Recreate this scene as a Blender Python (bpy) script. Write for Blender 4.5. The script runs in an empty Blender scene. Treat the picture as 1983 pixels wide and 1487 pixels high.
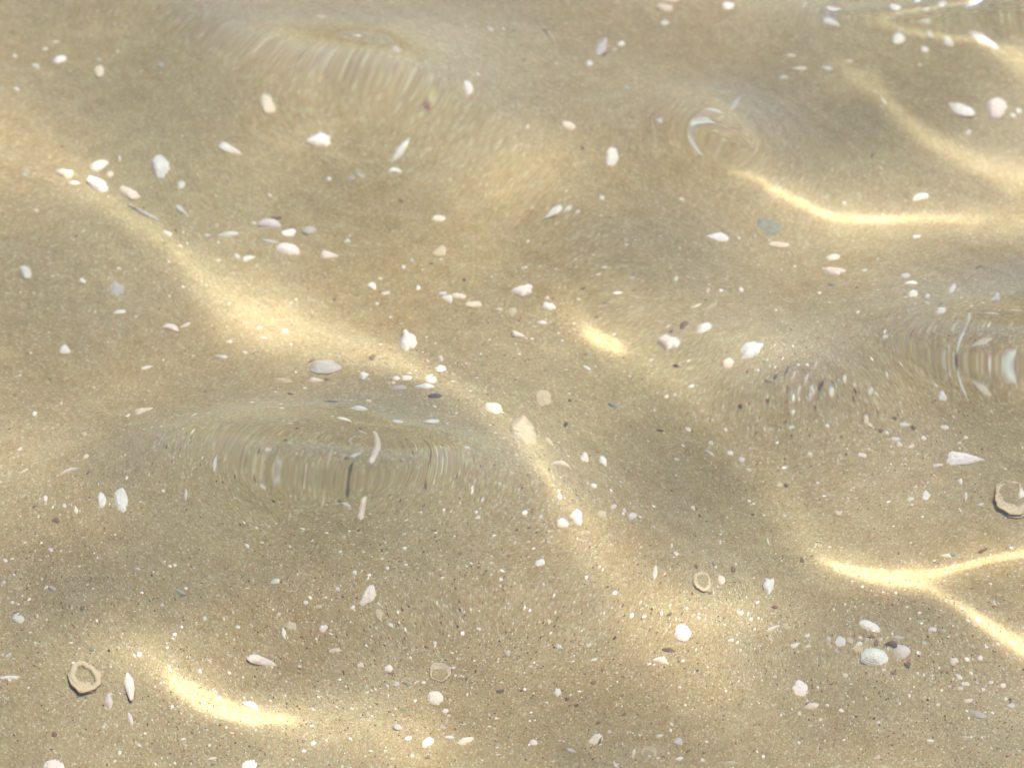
import bpy, math, random
import numpy as np
from mathutils import Vector

# ------------------------------------------------------------------ measures
PX=1983.0; PY=1487.0
ELEV=math.radians(42); CAMD=3.4; HF=math.radians(18.4); DEPTH=0.335; IOR=1.333
SUN_EL=math.radians(60); SUN_AZ=math.radians(50)      # azimuth east of north
CAM=np.array([0,-CAMD*math.cos(ELEV),CAMD*math.sin(ELEV)])
FWD=-CAM/np.linalg.norm(CAM); RIGHT=np.array([1.,0,0]); UP=np.cross(RIGHT,FWD)
FOC=PX/2/math.tan(HF/2)
SUND=np.array([math.cos(SUN_EL)*math.sin(SUN_AZ),math.cos(SUN_EL)*math.cos(SUN_AZ),math.sin(SUN_EL)])
def px_to_surface(px,py):
    a=(px-PX/2)/FOC; b=-(py-PY/2)/FOC
    d=FWD[None]+a[:,None]*RIGHT+b[:,None]*UP
    t=-CAM[2]/d[:,2]
    return CAM+d*t[:,None]
def surface_to_px(X,Y,Z=0):
    v=np.stack([X-CAM[0],Y-CAM[1],Z-CAM[2]+0*X],-1)
    w=v@FWD
    return PX/2+FOC*(v@RIGHT)/w, PY/2-FOC*(v@UP)/w
def refract(I,N):                       # I towards surface, N up, air->water
    r=1/IOR; c=-(I*N).sum(-1); k=1-r*r*(1-c*c)
    return r*I+(r*c-np.sqrt(k))[...,None]*N
def normal(h,dx):
    gy,gx=np.gradient(h,dx); n=np.stack([-gx,-gy,np.ones_like(h)],-1)
    return n/np.linalg.norm(n,axis=-1,keepdims=True)
def light_map(h,X,Y,dx):
    t=refract(-SUND,normal(h,dx)); s=(h+DEPTH)/-t[...,2]
    return X+t[...,0]*s, Y+t[...,1]*s
def view_map(h,X,Y,dx):
    P=np.stack([X,Y,h],-1); I=P-CAM; I/=np.linalg.norm(I,axis=-1,keepdims=True)
    t=refract(I,normal(h,dx)); s=(h+DEPTH)/-t[...,2]
    return X+t[...,0]*s, Y+t[...,1]*s
# image px -> sand through flat water, and its inverse on a table
def flat_sand_of_px(px,py):
    P=px_to_surface(px,py); I=P-CAM; I/=np.linalg.norm(I,axis=-1,keepdims=True)
    t=refract(I,np.broadcast_to([0,0,1.],I.shape)); s=DEPTH/-t[...,2]
    return P[:,0]+t[:,0]*s, P[:,1]+t[:,1]*s
def flat_px_of_sand(sx,sy):
    X=sx.copy(); Y=sy-0.2
    for _ in range(5):
        P=np.stack([X,Y,0*X],-1); I=P-CAM; I/=np.linalg.norm(I,axis=-1,keepdims=True)
        t=refract(I,np.broadcast_to([0,0,1.],I.shape)); s=DEPTH/-t[...,2]
        X=X+(sx-(X+t[...,0]*s)); Y=Y+(sy-(Y+t[...,1]*s))
    return surface_to_px(X,Y)

# ------------------------------------------------------------------ camera, sky, sun, exposure
SC = bpy.context.scene
COL = SC.collection
SC.render.engine = 'CYCLES'
cam_data = bpy.data.cameras.new('camera'); cam = bpy.data.objects.new('camera', cam_data); COL.objects.link(cam)
cam.location = CAM.tolist(); cam.rotation_euler = (math.pi/2-ELEV, 0, 0)
cam_data.sensor_fit = 'HORIZONTAL'; cam_data.angle = HF; cam_data.clip_end = 200
cam_data.dof.use_dof = True; cam_data.dof.focus_distance = 3.35; cam_data.dof.aperture_fstop = 5.0
SC.camera = cam
world = bpy.data.worlds.new("World"); SC.world = world; world.use_nodes = True
wn = world.node_tree
sky = wn.nodes.new('ShaderNodeTexSky'); sky.sky_type = 'NISHITA'; sky.sun_disc = False
sky.sun_elevation = SUN_EL; sky.sun_rotation = SUN_AZ; sky.dust_density = 3.0
wn.links.new(sky.outputs[0], wn.nodes['Background'].inputs[0])
wn.nodes['Background'].inputs[1].default_value = 0.15
sun_data = bpy.data.lights.new('sun', 'SUN'); sun_data.energy = 5.0; sun_data.angle = math.radians(0.42)
sun_data.color = (1.0, 0.98, 0.92); sun_data.cycles.is_caustics_light = True
sun = bpy.data.objects.new('sun', sun_data); COL.objects.link(sun)
sun.rotation_euler = Vector(SUND.tolist()).to_track_quat('Z', 'Y').to_euler()
SC.view_settings.view_transform = 'Standard'; SC.view_settings.look = 'None'
SC.view_settings.exposure = 0.76; SC.view_settings.gamma = 1.0; SC.view_settings.use_curve_mapping = False
SC.cycles.use_denoising = True; SC.cycles.denoiser = 'OPENIMAGEDENOISE'
SC.cycles.max_bounces = 6; SC.cycles.transmission_bounces = 6; SC.cycles.diffuse_bounces = 2
SC.cycles.sample_clamp_indirect = 30.0; SC.cycles.caustics_reflective = False; SC.cycles.caustics_refractive = True
SC.cycles.use_adaptive_sampling = False

# ---- the light on the sand: ridges (x, y, gain, half width px) and soft patches
RIDGES=[
 [(60,300,.15,40),(130,335,.3,30),(210,392,.6,22),(330,470,.8,17),(420,545,.72,32),(500,590,.82,40),(680,632,.74,28),(780,665,.95,18),(860,715,.8,22),(950,780,.65,26),(1020,860,.7,26),(1055,935,.85,17),(1082,990,.7,20),(1140,1060,.45,34),(1210,1130,.35,50),(1290,1230,.3,50),(1380,1300,.25,50)],
 [(960,430,.1,50),(1060,530,.2,50),(1120,615,.4,26),(1170,655,.42,24),(1230,690,.42,28),(1320,760,.4,30),(1400,850,.35,32),(1480,930,.4,28),(1560,1040,.5,22),(1620,1090,.8,26),(1700,1112,1.0,26),(1770,1120,1.0,26),(1850,1105,.6,26),(1983,1080,.5,24),(2150,1040,.4,24)],
 [(1130,630,.0,12),(1165,652,1.8,10),(1190,664,1.8,8),(1220,680,.0,12)],
 [(1590,1078,.6,7),(1640,1098,1.8,6),(1700,1112,2.5,8),(1760,1120,2.5,8),(1850,1104,2.0,5),(1983,1078,1.8,5),(2100,1050,1.0,8)],
 [(1760,1120,.7,20),(1830,1160,.6,20),(1900,1215,.8,20),(1983,1262,.8,20),(2100,1300,.6,24)],
 [(1790,1135,.4,7),(1860,1185,1.1,7),(1920,1228,1.8,8),(1990,1264,1.9,9),(2080,1290,.8,9)],
 [(1360,230,.15,30),(1430,320,.35,26),(1500,370,.5,26),(1570,400,.6,22),(1640,415,.6,26),(1720,412,.65,26),(1800,402,.7,26),(1983,395,.7,28),(2120,390,.4,40)],
 [(1440,338,.5,6),(1520,382,.9,6),(1590,404,1.35,5),(1650,411,1.6,5),(1720,406,1.1,5),(1800,398,.7,6),(1900,394,.4,8)],
 [(1600,130,.1,26),(1700,180,.85,15),(1760,235,1.0,14),(1840,280,.95,15),(1983,318,1.0,20),(2150,340,.8,24)],
 [(1700,5,.3,20),(1800,65,.8,15),(1900,105,.85,13),(1983,150,.95,14),(2120,230,.7,18)],
 [(120,1270,.2,50),(200,1250,.35,40),(290,1280,.5,30),(350,1340,.7,24),(420,1375,.8,26),(530,1392,.75,28),(640,1395,.6,36),(800,1425,.4,46)],
 [(325,1312,.3,10),(365,1350,2.0,10),(420,1376,2.8,10),(480,1390,2.6,9),(530,1393,1.8,7),(590,1394,.0,7)],
 [(-80,940,.2,60),(60,850,.28,50),(200,740,.3,50),(350,660,.2,45),(480,600,.0,50)],
 [(-100,280,.15,70),(40,280,.15,60),(130,340,.2,50)],
 [(1120,280,.2,60),(1030,330,.45,60),(960,400,.4,50),(900,440,.15,60)],
 [(1150,1080,.25,60),(1260,1230,.25,70),(1330,1300,.3,70),(1500,1330,.15,60)],
 [(600,1400,.1,50),(800,1440,.1,60),(560,1470,.25,50),(480,1500,.3,50)],
 # beyond the frame
 [(450,1640,.2,60),(600,1600,.7,36),(760,1590,.8,34),(920,1610,.6,40),(1100,1650,.4,50),(1250,1680,.2,60)],
 [(100,1560,.3,50),(0,1640,.4,60),(-100,1780,.4,60)],
 [(1400,1700,.3,60),(1600,1640,.4,60),(1850,1600,.4,60),(2050,1520,.3,60)],
 [(-250,500,.3,60),(-150,640,.4,60),(-100,800,.3,60)],
 [(0,-250,.3,70),(300,-200,.3,70),(600,-260,.3,70),(1000,-220,.3,70)],
 [(1100,-180,.3,70),(1350,-260,.3,70),(1700,-200,.3,70)],
 [(2150,600,.3,60),(2250,760,.4,60),(2200,900,.4,60)],
]
PATCHES=[(50,620,-.32,110,120),(640,400,-.35,130,50),(420,380,-.15,90,70),(1190,470,-.32,170,70),(1080,540,-.2,70,50),(1530,880,-.3,150,90),(1330,930,-.08,130,60),
 (330,1130,-.3,170,80),(620,1060,-.12,180,70),(1590,270,-.3,130,75),(1720,200,-.2,60,40),(1870,200,-.2,90,60),(1720,1180,-.25,90,60),(1880,1180,-.2,60,40),(120,60,-.2,200,70),
 (1180,190,-.18,180,80),(700,740,-.15,130,60),(1000,1440,-.22,160,60),(1700,1340,-.15,120,60),(1700,700,-.15,150,80),(1650,490,.1,160,40),(1800,960,-.12,120,80),(520,1330,-.15,60,30),
 (850,1300,-.12,120,50),(250,160,-.12,140,60),(980,160,-.1,160,80),(100,1200,-.12,100,60),(1430,700,.55,95,62),(1390,1180,.6,110,45),(240,500,-.05,80,60),(1480,200,-.08,60,90),(900,560,-.12,90,40),(1850,1440,-.1,120,50)]
TS=2.5; TX0,TY0=-700.,-700.; TNX,TNY=1360,1160
def target_table():
    gx=TX0+TS*np.arange(TNX); gy=TY0+TS*np.arange(TNY)
    PXX,PYY=np.meshgrid(gx,gy); L=np.zeros_like(PXX)
    for r in RIDGES:
        best=np.zeros_like(L)
        p=np.array(r,float); n=len(p); t=np.linspace(0,n-1,(n-1)*5+1)
        i=np.clip(t.astype(int),0,n-2); f=(t-i)[:,None]
        p0=p[np.clip(i-1,0,n-1)];p1=p[i];p2=p[i+1];p3=p[np.clip(i+2,0,n-1)]
        q=.5*((2*p1)+(-p0+p2)*f+(2*p0-5*p1+4*p2-p3)*f*f+(-p0+3*p1-3*p2+p3)*f**3)
        for a,b in zip(q[:-1],q[1:]):
            m=4*max(a[3],b[3]); i0,i1=[int(np.clip((v-TX0)/TS,0,TNX)) for v in (min(a[0],b[0])-m,max(a[0],b[0])+m)]
            j0,j1=[int(np.clip((v-TY0)/TS,0,TNY)) for v in (min(a[1],b[1])-m,max(a[1],b[1])+m)]
            if i1<=i0 or j1<=j0: continue
            X=PXX[j0:j1,i0:i1];Y=PYY[j0:j1,i0:i1]; d=b[:2]-a[:2]; u=np.clip(((X-a[0])*d[0]+(Y-a[1])*d[1])/max(d@d,1e-6),0,1)
            dd=np.hypot(X-a[0]-u*d[0],Y-a[1]-u*d[1]); g=a[2]+u*(b[2]-a[2]); w=a[3]+u*(b[3]-a[3])
            best[j0:j1,i0:i1]=np.maximum(best[j0:j1,i0:i1],g*np.exp(-.5*(dd/np.maximum(w,3))**2))
        L+=best
    for x,y,g,a,b in PATCHES: L+=(1.35 if g<0 else 1.)*g*np.exp(-.5*(((PXX-x)/a)**2+((PYY-y)/b)**2))
    g=np.random.RandomState(5)
    for k in g.uniform(.006,.03,26):
        a=g.rand()*6.283; L+=.06*(.006/k)**.8*np.sin(k*(PXX*math.cos(a)+1.5*PYY*math.sin(a))+g.rand()*6.283)
    return np.where(L>1.,1.+.95*(1-np.exp(-(L-1.)/.95)),L)
def table_at(L,px,py):
    u=np.clip((px-TX0)/TS,0,TNX-1.01); v=np.clip((py-TY0)/TS,0,TNY-1.01)
    i=u.astype(int); j=v.astype(int); u=u-i; v=v-j
    return (L[j,i]*(1-u)+L[j,i+1]*u)*(1-v)+(L[j+1,i]*(1-u)+L[j+1,i+1]*u)*v
def grid_at(A,x,y,x0,y0,d):
    u=np.clip((x-x0)/d,0,A.shape[1]-1.01);v=np.clip((y-y0)/d,0,A.shape[0]-1.01);i=u.astype(int);j=v.astype(int);u=u-i;v=v-j
    return (A[j,i]*(1-u)+A[j,i+1]*u)*(1-v)+(A[j+1,i]*(1-u)+A[j+1,i+1]*u)*v
LONGEST=0.7
def poisson(r,dx):      # solve lap u = r, Neumann, mean zero
    ny,nx=r.shape; e=np.concatenate([r,r[::-1]],0); e=np.concatenate([e,e[:,::-1]],1)
    F=np.fft.rfft2(e); ky=2-2*np.cos(2*np.pi*np.fft.fftfreq(2*ny)); kx=2-2*np.cos(2*np.pi*np.fft.rfftfreq(2*nx))
    K=(ky[:,None]+kx[None])/dx**2; K[0,0]=1; F/=-K; F[0,0]=0; K[0,0]=0; F*=1-np.exp(-(K/(2*math.pi/LONGEST)**2)**2)
    return np.fft.irfft2(F,s=e.shape)[:ny,:nx]
def fbm(X,Y,seed,ks,amp):
    g=np.random.RandomState(seed); Z=0*X
    for k in ks:
        a=g.rand()*6.283; Z=Z+amp/k**1.0*np.sin(k*(X*math.cos(a)+Y*math.sin(a))+g.rand()*6.283)
    return Z
def smooth(a,n):
    for _ in range(n):
        b=np.pad(a,1,mode='edge'); a=(b[:-2,1:-1]+b[2:,1:-1]+2*b[1:-1,1:-1])/4
        b=np.pad(a,1,mode='edge'); a=(b[1:-1,:-2]+b[1:-1,2:]+2*b[1:-1,1:-1])/4
    return a
def solve(LT,x0,x1,y0,y1,dx,iters,h=None,warp=False,log=False):
    nx=int(round((x1-x0)/dx))+1; ny=int(round((y1-y0)/dx))+1
    X,Y=np.meshgrid(x0+dx*np.arange(nx),y0+dx*np.arange(ny))
    if h is None: h=np.zeros_like(X)
    c=.25*DEPTH*1.25
    fx,fy=view_map(0*X,X,Y,dx); ex=ey=None
    for it in range(iters):
        mx,my=light_map(h,X,Y,dx)
        ay,ax=np.gradient(mx,dx); by,bx=np.gradient(my,dx)
        det=np.maximum(ax*by-ay*bx,.01)
        sx,sy=mx,my
        if warp:
            if it%4==0:
                vx,vy=view_map(h,X,Y,dx); n=int((.012/dx)**2*2); ex=smooth(vx-fx,n); ey=smooth(vy-fy,n)
            gx,gy=mx-(fx-X).mean(),my-.25
            for _ in range(3):      # the surface point through which one sees this spot of sand
                gx,gy=gx+.8*(mx-grid_at(fx+ex,gx,gy,x0,y0,dx)),gy+.8*(my-grid_at(fy+ey,gx,gy,x0,y0,dx))
            qx,qy=surface_to_px(gx,gy)
        else: qx,qy=flat_px_of_sand(sx,sy)
        r=np.log(det)+table_at(LT,qx,qy); r-=r.mean()
        r=r-lowpass(r,dx)
        step=np.clip(det,.05,1.3)*r
        h=h-poisson(np.clip(step,-.7,.7),dx)*(.6/c)
        if log and it%5==0: print(it,np.abs(r).mean(),r.min(),r.max(),h.std())
    return X,Y,h
def lowpass(r,dx):
    ny,nx=r.shape; e=np.concatenate([r,r[::-1]],0); e=np.concatenate([e,e[:,::-1]],1)
    F=np.fft.rfft2(e); ky=2-2*np.cos(2*np.pi*np.fft.fftfreq(2*ny)); kx=2-2*np.cos(2*np.pi*np.fft.rfftfreq(2*nx))
    K=(ky[:,None]+kx[None])/dx**2; F*=np.exp(-(K/(2*math.pi/LONGEST)**2)**2)
    return np.fft.irfft2(F,s=e.shape)[:ny,:nx]
def upsample(h):
    ny,nx=h.shape; u=np.zeros((2*ny-1,2*nx-1)); u[::2,::2]=h
    def mid(a):     # cubic midpoints along the last axis
        p=np.pad(a,((0,0),(1,1)),mode='reflect',reflect_type='odd')
        return (-p[:,:-3]+9*p[:,1:-2]+9*p[:,2:-1]-p[:,3:])/16
    r=np.zeros((ny,2*nx-1)); r[:,::2]=h; r[:,1::2]=mid(h)
    o=np.zeros((2*ny-1,2*nx-1)); o[::2]=r; o[1::2]=mid(r.T).T
    return o

# ------------------------------------------------------------------ helpers
def tag(o, **k):
    for a, b in k.items():
        if b: o[a] = b
    return o
def mesh_from(name, verts, quads, tris=None, mat=None, smooth=True):
    m = bpy.data.meshes.new(name)
    verts = np.asarray(verts, dtype=np.float64).reshape(-1, 3)
    quads = np.asarray(quads if quads is not None else [], dtype=np.int32).reshape(-1, 4)
    tris = np.asarray(tris if tris is not None else [], dtype=np.int32).reshape(-1, 3)
    idx = np.concatenate([quads.ravel(), tris.ravel()]).astype(np.int32)
    starts = np.concatenate([np.arange(len(quads))*4, len(quads)*4+np.arange(len(tris))*3]).astype(np.int32)
    m.vertices.add(len(verts)); m.vertices.foreach_set('co', verts.ravel().astype(np.float32))
    m.loops.add(len(idx)); m.loops.foreach_set('vertex_index', idx)
    m.polygons.add(len(starts)); m.polygons.foreach_set('loop_start', starts)
    m.polygons.foreach_set('use_smooth', np.full(len(starts), smooth))
    m.update(calc_edges=True)
    if mat: m.materials.append(mat)
    return m
def link(name, mesh, parent=None, loc=None):
    o = bpy.data.objects.new(name, mesh); COL.objects.link(o)
    if parent: o.parent = parent
    if loc is not None: o.location = loc
    o.cycles.is_caustics_receiver = True
    return o
def grid_quads(nx, ny):
    i = np.arange(nx*ny).reshape(ny, nx)
    return np.stack([i[:-1,:-1], i[:-1,1:], i[1:,1:], i[1:,:-1]], -1).reshape(-1, 4)
class Nodes:
    def __init__(s, name):
        s.m = bpy.data.materials.new(name); s.m.use_nodes = True; s.t = s.m.node_tree; s.t.nodes.clear()
    def new(s, kind, **k):
        n = s.t.nodes.new(kind)
        for a, b in k.items():
            if a.startswith('i_'): n.inputs[a[2:]].default_value = b
            else: setattr(n, a, b)
        return n
    def link(s, a, b): s.t.links.new(a, b)
    def ramp(s, fac, stops, mode='LINEAR'):
        r = s.t.nodes.new('ShaderNodeValToRGB'); r.color_ramp.interpolation = mode
        while len(r.color_ramp.elements) < len(stops): r.color_ramp.elements.new(0.5)
        for e, (p, c) in zip(r.color_ramp.elements, stops):
            e.position = p; e.color = (*c, 1) if len(c) == 3 else c
        s.link(fac, r.inputs[0]); return r.outputs[0]
    def mix(s, fac, a, b, mode='MIX'):
        n = s.t.nodes.new('ShaderNodeMix'); n.data_type = 'RGBA'; n.blend_type = mode
        for v, k in ((fac, 0), (a, 6), (b, 7)):
            if hasattr(v, 'is_linked'): s.link(v, n.inputs[k])
            elif isinstance(v, (int, float)): n.inputs[k].default_value = v
            else: n.inputs[k].default_value = (*v, 1)
        return n.outputs[2]
    def math(s, op, a, b=None, c=None):
        n = s.t.nodes.new('ShaderNodeMath'); n.operation = op
        for v, k in ((a, 0), (b, 1), (c, 2)):
            if v is None: continue
            if hasattr(v, 'is_linked'): s.link(v, n.inputs[k])
            else: n.inputs[k].default_value = v
        return n.outputs[0]

# ------------------------------------------------------------------ materials
def sand_material():
    n = Nodes('wet_sand'); tc = n.new('ShaderNodeNewGeometry').outputs['Position']
    big = n.new('ShaderNodeTexNoise', i_Scale=6.0, i_Detail=5.0, i_Roughness=0.6); n.link(tc, big.inputs['Vector'])
    mid = n.new('ShaderNodeTexNoise', i_Scale=42.0, i_Detail=5.0, i_Roughness=0.65); n.link(tc, mid.inputs['Vector'])
    fine = n.new('ShaderNodeTexNoise', i_Scale=420.0, i_Detail=3.0, i_Roughness=0.7); n.link(tc, fine.inputs['Vector'])
    cell = n.new('ShaderNodeTexVoronoi', i_Scale=620.0, i_Randomness=1.0); n.link(tc, cell.inputs['Vector'])
    sep = n.new('ShaderNodeSeparateColor'); n.link(cell.outputs['Color'], sep.inputs[0])
    base = n.ramp(big.outputs[0], [(0.36, (0.320, 0.238, 0.115)), (0.52, (0.375, 0.308, 0.168)), (0.72, (0.410, 0.352, 0.212))])
    tint = n.new('ShaderNodeTexNoise', i_Scale=2.6, i_Detail=6.0, i_Roughness=0.62); n.link(tc, tint.inputs['Vector'])
    base = n.mix(0.55, base, n.ramp(mid.outputs[0], [(0.3, (0.325, 0.255, 0.130)), (0.5, (0.39, 0.322, 0.180)), (0.7, (0.47, 0.39, 0.23))]))
    grain = n.ramp(sep.outputs[0], [(0.0, (0.12, 0.08, 0.045)), (0.04, (0.22, 0.155, 0.08)), (0.14, (0.31, 0.24, 0.13)), (0.5, (0.39, 0.315, 0.17)), (0.86, (0.49, 0.41, 0.25)), (0.95, (0.68, 0.60, 0.46)), (1.0, (0.85, 0.80, 0.70))])
    col = n.mix(0.42, base, grain)
    col = n.mix(1.0, col, n.ramp(tint.outputs[0], [(0.36, (1.0, 0.955, 0.86)), (0.50, (1.0, 1.0, 1.0)), (0.64, (0.965, 0.99, 0.95))]), 'MULTIPLY')
    fr = n.ramp(fine.outputs[0], [(0.3, (0.90, 0.89, 0.87)), (0.7, (1.10, 1.11, 1.12))])
    col = n.mix(1.0, col, fr, 'MULTIPLY')
    bump = n.new('ShaderNodeBump', i_Strength=0.5, i_Distance=0.0012)
    hgt = n.math('ADD', n.math('MULTIPLY', sep.outputs[1], 0.6), n.math('MULTIPLY', fine.outputs[0], 1.2))
    n.link(hgt, bump.inputs['Height'])
    b = n.new('ShaderNodeBsdfDiffuse', i_Roughness=0.6); n.link(col, b.inputs['Color']); n.link(bump.outputs[0], b.inputs['Normal'])
    o = n.new('ShaderNodeOutputMaterial'); n.link(b.outputs[0], o.inputs[0])
    return n.m
def shell_material(name, light, dark, spots=0.25, rings=0.5):
    n = Nodes(name); tc = n.new('ShaderNodeTexCoord').outputs['Object']
    info = n.new('ShaderNodeObjectInfo')
    off = n.new('ShaderNodeVectorMath', operation='ADD'); n.link(tc, off.inputs[0])
    cmb = n.new('ShaderNodeCombineXYZ')
    for k in range(3): n.link(n.math('MULTIPLY', info.outputs['Random'], 7.0+3*k), cmb.inputs[k])
    n.link(cmb.outputs[0], off.inputs[1]); v = off.outputs[0]
    a = n.new('ShaderNodeTexNoise', i_Scale=110.0, i_Detail=4.0, i_Roughness=0.6); n.link(v, a.inputs['Vector'])
    b = n.new('ShaderNodeTexNoise', i_Scale=520.0, i_Detail=3.0, i_Roughness=0.6); n.link(v, b.inputs['Vector'])
    col = n.ramp(a.outputs[0], [(0.28, dark), (0.5, tuple(.5*(x+y) for x, y in zip(light, dark))), (0.68, light)])
    spot = n.ramp(b.outputs[0], [(0.58, (0, 0, 0)), (0.70, (1, 1, 1))])
    col = n.mix(n.math('MULTIPLY', spot, spots), col, tuple(x*0.62 for x in dark))
    at = n.new('ShaderNodeAttribute', attribute_name='growth')
    wv = n.math('SINE', n.math('MULTIPLY', at.outputs['Fac'], 34.0))
    wv = n.math('MULTIPLY', n.math('ADD', wv, 1.0), 0.5)
    col = n.mix(n.math('MULTIPLY', wv, rings*0.35), col, tuple(x*0.8 for x in dark))
    rb = n.new('ShaderNodeAttribute', attribute_name='rib')
    col = n.mix(n.math('MULTIPLY', info.outputs['Random'], 0.45), col, tuple(.5*(p+q) for p, q in zip(dark, (0.50, 0.41, 0.26))))
    col = n.mix(n.math('MULTIPLY', rb.outputs['Fac'], 0.30), col, tuple(x*0.72 for x in dark))
    bump = n.new('ShaderNodeBump', i_Strength=0.5, i_Distance=0.0009)
    n.link(n.math('ADD', b.outputs[0], n.math('MULTIPLY', wv, rings)), bump.inputs['Height'])
    p = n.new('ShaderNodeBsdfPrincipled', i_Roughness=0.62); p.inputs['Specular IOR Level'].default_value = 0.15
    n.link(col, p.inputs['Base Color']); n.link(bump.outputs[0], p.inputs['Normal'])
    o = n.new('ShaderNodeOutputMaterial'); n.link(p.outputs[0], o.inputs[0])
    return n.m
def grain_material():
    n = Nodes('loose_grains'); at = n.new('ShaderNodeAttribute', attribute_name='tone')
    b = n.new('ShaderNodeBsdfDiffuse'); n.link(at.outputs['Color'], b.inputs[0])
    o = n.new('ShaderNodeOutputMaterial'); n.link(b.outputs[0], o.inputs[0])
    return n.m
def water_material():
    n = Nodes('clear_water')
    parts = []                                   # most light bends alike; a share is split, red less and blue more
    for c, ior in (((.74, .74, .735), IOR), ((.26, 0, 0), IOR-.008), ((0, .26, 0), IOR), ((0, 0, .255), IOR+.008)):
        r = n.new('ShaderNodeBsdfRefraction', i_Roughness=0.0, i_IOR=ior); r.inputs['Color'].default_value = (*c, 1); parts.append(r.outputs[0])
    a = n.new('ShaderNodeAddShader'); n.link(parts[0], a.inputs[0]); n.link(parts[1], a.inputs[1])
    b = n.new('ShaderNodeAddShader'); n.link(a.outputs[0], b.inputs[0]); n.link(parts[2], b.inputs[1])
    gl = n.new('ShaderNodeBsdfGlossy', i_Roughness=0.0); gl.inputs['Color'].default_value = (1, 1, 1, 1)
    f = n.new('ShaderNodeFresnel', i_IOR=IOR); mx = n.new('ShaderNodeMixShader')
    n.link(f.outputs[0], mx.inputs[0]); b2 = n.new('ShaderNodeAddShader'); n.link(b.outputs[0], b2.inputs[0]); n.link(parts[3], b2.inputs[1]); n.link(b2.outputs[0], mx.inputs[1]); n.link(gl.outputs[0], mx.inputs[2])
    o = n.new('ShaderNodeOutputMaterial'); n.link(mx.outputs[0], o.inputs[0])
    return n.m
M_SAND = sand_material(); M_GRAIN = grain_material(); M_WATER = water_material()
SHELLS = {
 'C': ('cream',  shell_material('cream_shell', (0.80, 0.71, 0.56), (0.64, 0.54, 0.40))),
 'W': ('white',  shell_material('white_shell', (0.86, 0.82, 0.74), (0.72, 0.67, 0.58))),
 'B': ('bluish white', shell_material('bluish_shell', (0.74, 0.73, 0.66), (0.56, 0.54, 0.46))),
 'P': ('pinkish white', shell_material('pinkish_shell', (0.86, 0.77, 0.68), (0.70, 0.61, 0.51))),
 'G': ('grey',   shell_material('grey_shell', (0.50, 0.48, 0.42), (0.36, 0.34, 0.28))),
 'L': ('lilac grey', shell_material('lilac_shell', (0.66, 0.60, 0.56), (0.48, 0.43, 0.39))),
 'Y': ('pale sandy', shell_material('sandy_shell', (0.60, 0.51, 0.34), (0.46, 0.38, 0.24))),
 'D': ('dark grey', shell_material('dark_chip', (0.13, 0.12, 0.10), (0.06, 0.055, 0.05), 0.1, 0.2)),
 'N': ('dark brown', shell_material('brown_chip', (0.21, 0.14, 0.09), (0.11, 0.07, 0.045), 0.1, 0.2)),
 'V': ('green grey', shell_material('green_grey_stone', (0.28, 0.29, 0.22), (0.16, 0.17, 0.13), 0.3, 0.1)),
}

# ------------------------------------------------------------------ the water surface
WX0, WX1, WY0, WY1 = -1.0, 1.0, -1.0, 1.4
table = target_table()
_, _, H = solve(table, WX0, WX1, WY0, WY1, .01, 25); H = upsample(H)
_, _, H = solve(table, WX0, WX1, WY0, WY1, .005, 24, H, True); HC = H; H = upsample(H)
_, _, H = solve(table, WX0, WX1, WY0, WY1, .0025, 6, H, True); HC = H[::2, ::2].copy()
STEP = .0025
hx = WX0+STEP*np.arange(H.shape[1]); hy = WY0+STEP*np.arange(H.shape[0])
far = .005*1.32**np.arange(1, 27)
gx = np.concatenate([(WX0-np.cumsum(far))[::-1], hx, WX1+np.cumsum(far)])
gy = np.concatenate([(WY0-np.cumsum(far))[::-1], hy, WY1+np.cumsum(far)])
GX, GY = np.meshgrid(gx, gy)
HZ = grid_at(H, np.clip(GX, WX0, WX1), np.clip(GY, WY0, WY1), WX0, WY0, STEP)
out = np.hypot(np.maximum(np.abs(GX-(WX0+WX1)/2)-(WX1-WX0)/2, 0), np.maximum(np.abs(GY-(WY0+WY1)/2)-(WY1-WY0)/2, 0))
HZ = HZ*np.exp(-(out/.35)**2)
rr = np.random.RandomState(12); wav = 0*GX
for k in rr.uniform(4, 16, 12):
    a = rr.rand()*6.283; wav += .10/k**1.3*np.sin(k*(GX*math.cos(a)+GY*math.sin(a))+rr.rand()*6.283)*.35
HZ += wav*(1-np.exp(-(out/.5)**2))
inside = (GX >= WX0)&(GX <= WX1)&(GY >= WY0)&(GY <= WY1)
water = link('water', mesh_from('water', np.stack([GX, GY, HZ], -1), grid_quads(len(gx), len(gy)), mat=M_WATER))
water.cycles.is_caustics_receiver = False; water.cycles.is_caustics_caster = True
tag(water, kind='structure', label='clear shallow rippled sea water over pale sand')
VX, VY = view_map(HC, *np.meshgrid(WX0+.005*np.arange(HC.shape[1]), WY0+.005*np.arange(HC.shape[0])), .005)
def seen_at(px, py):        # the spot of sand that one sees there through the waves
    P = px_to_surface(np.atleast_1d(float(px)), np.atleast_1d(float(py)))
    # allow for the height of the waves along the line of sight
    d = P[0]-CAM; d = d/np.linalg.norm(d); q = P[0].copy()
    for _ in range(4):
        hh = float(grid_at(HC, np.array([q[0]]), np.array([q[1]]), WX0, WY0, .005)[0]); q = CAM+d*((hh-CAM[2])/d[2])
    x = np.array([q[0]]); y = np.array([q[1]])
    return float(grid_at(VX, x, y, WX0, WY0, .005)[0]), float(grid_at(VY, x, y, WX0, WY0, .005)[0])

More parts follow.
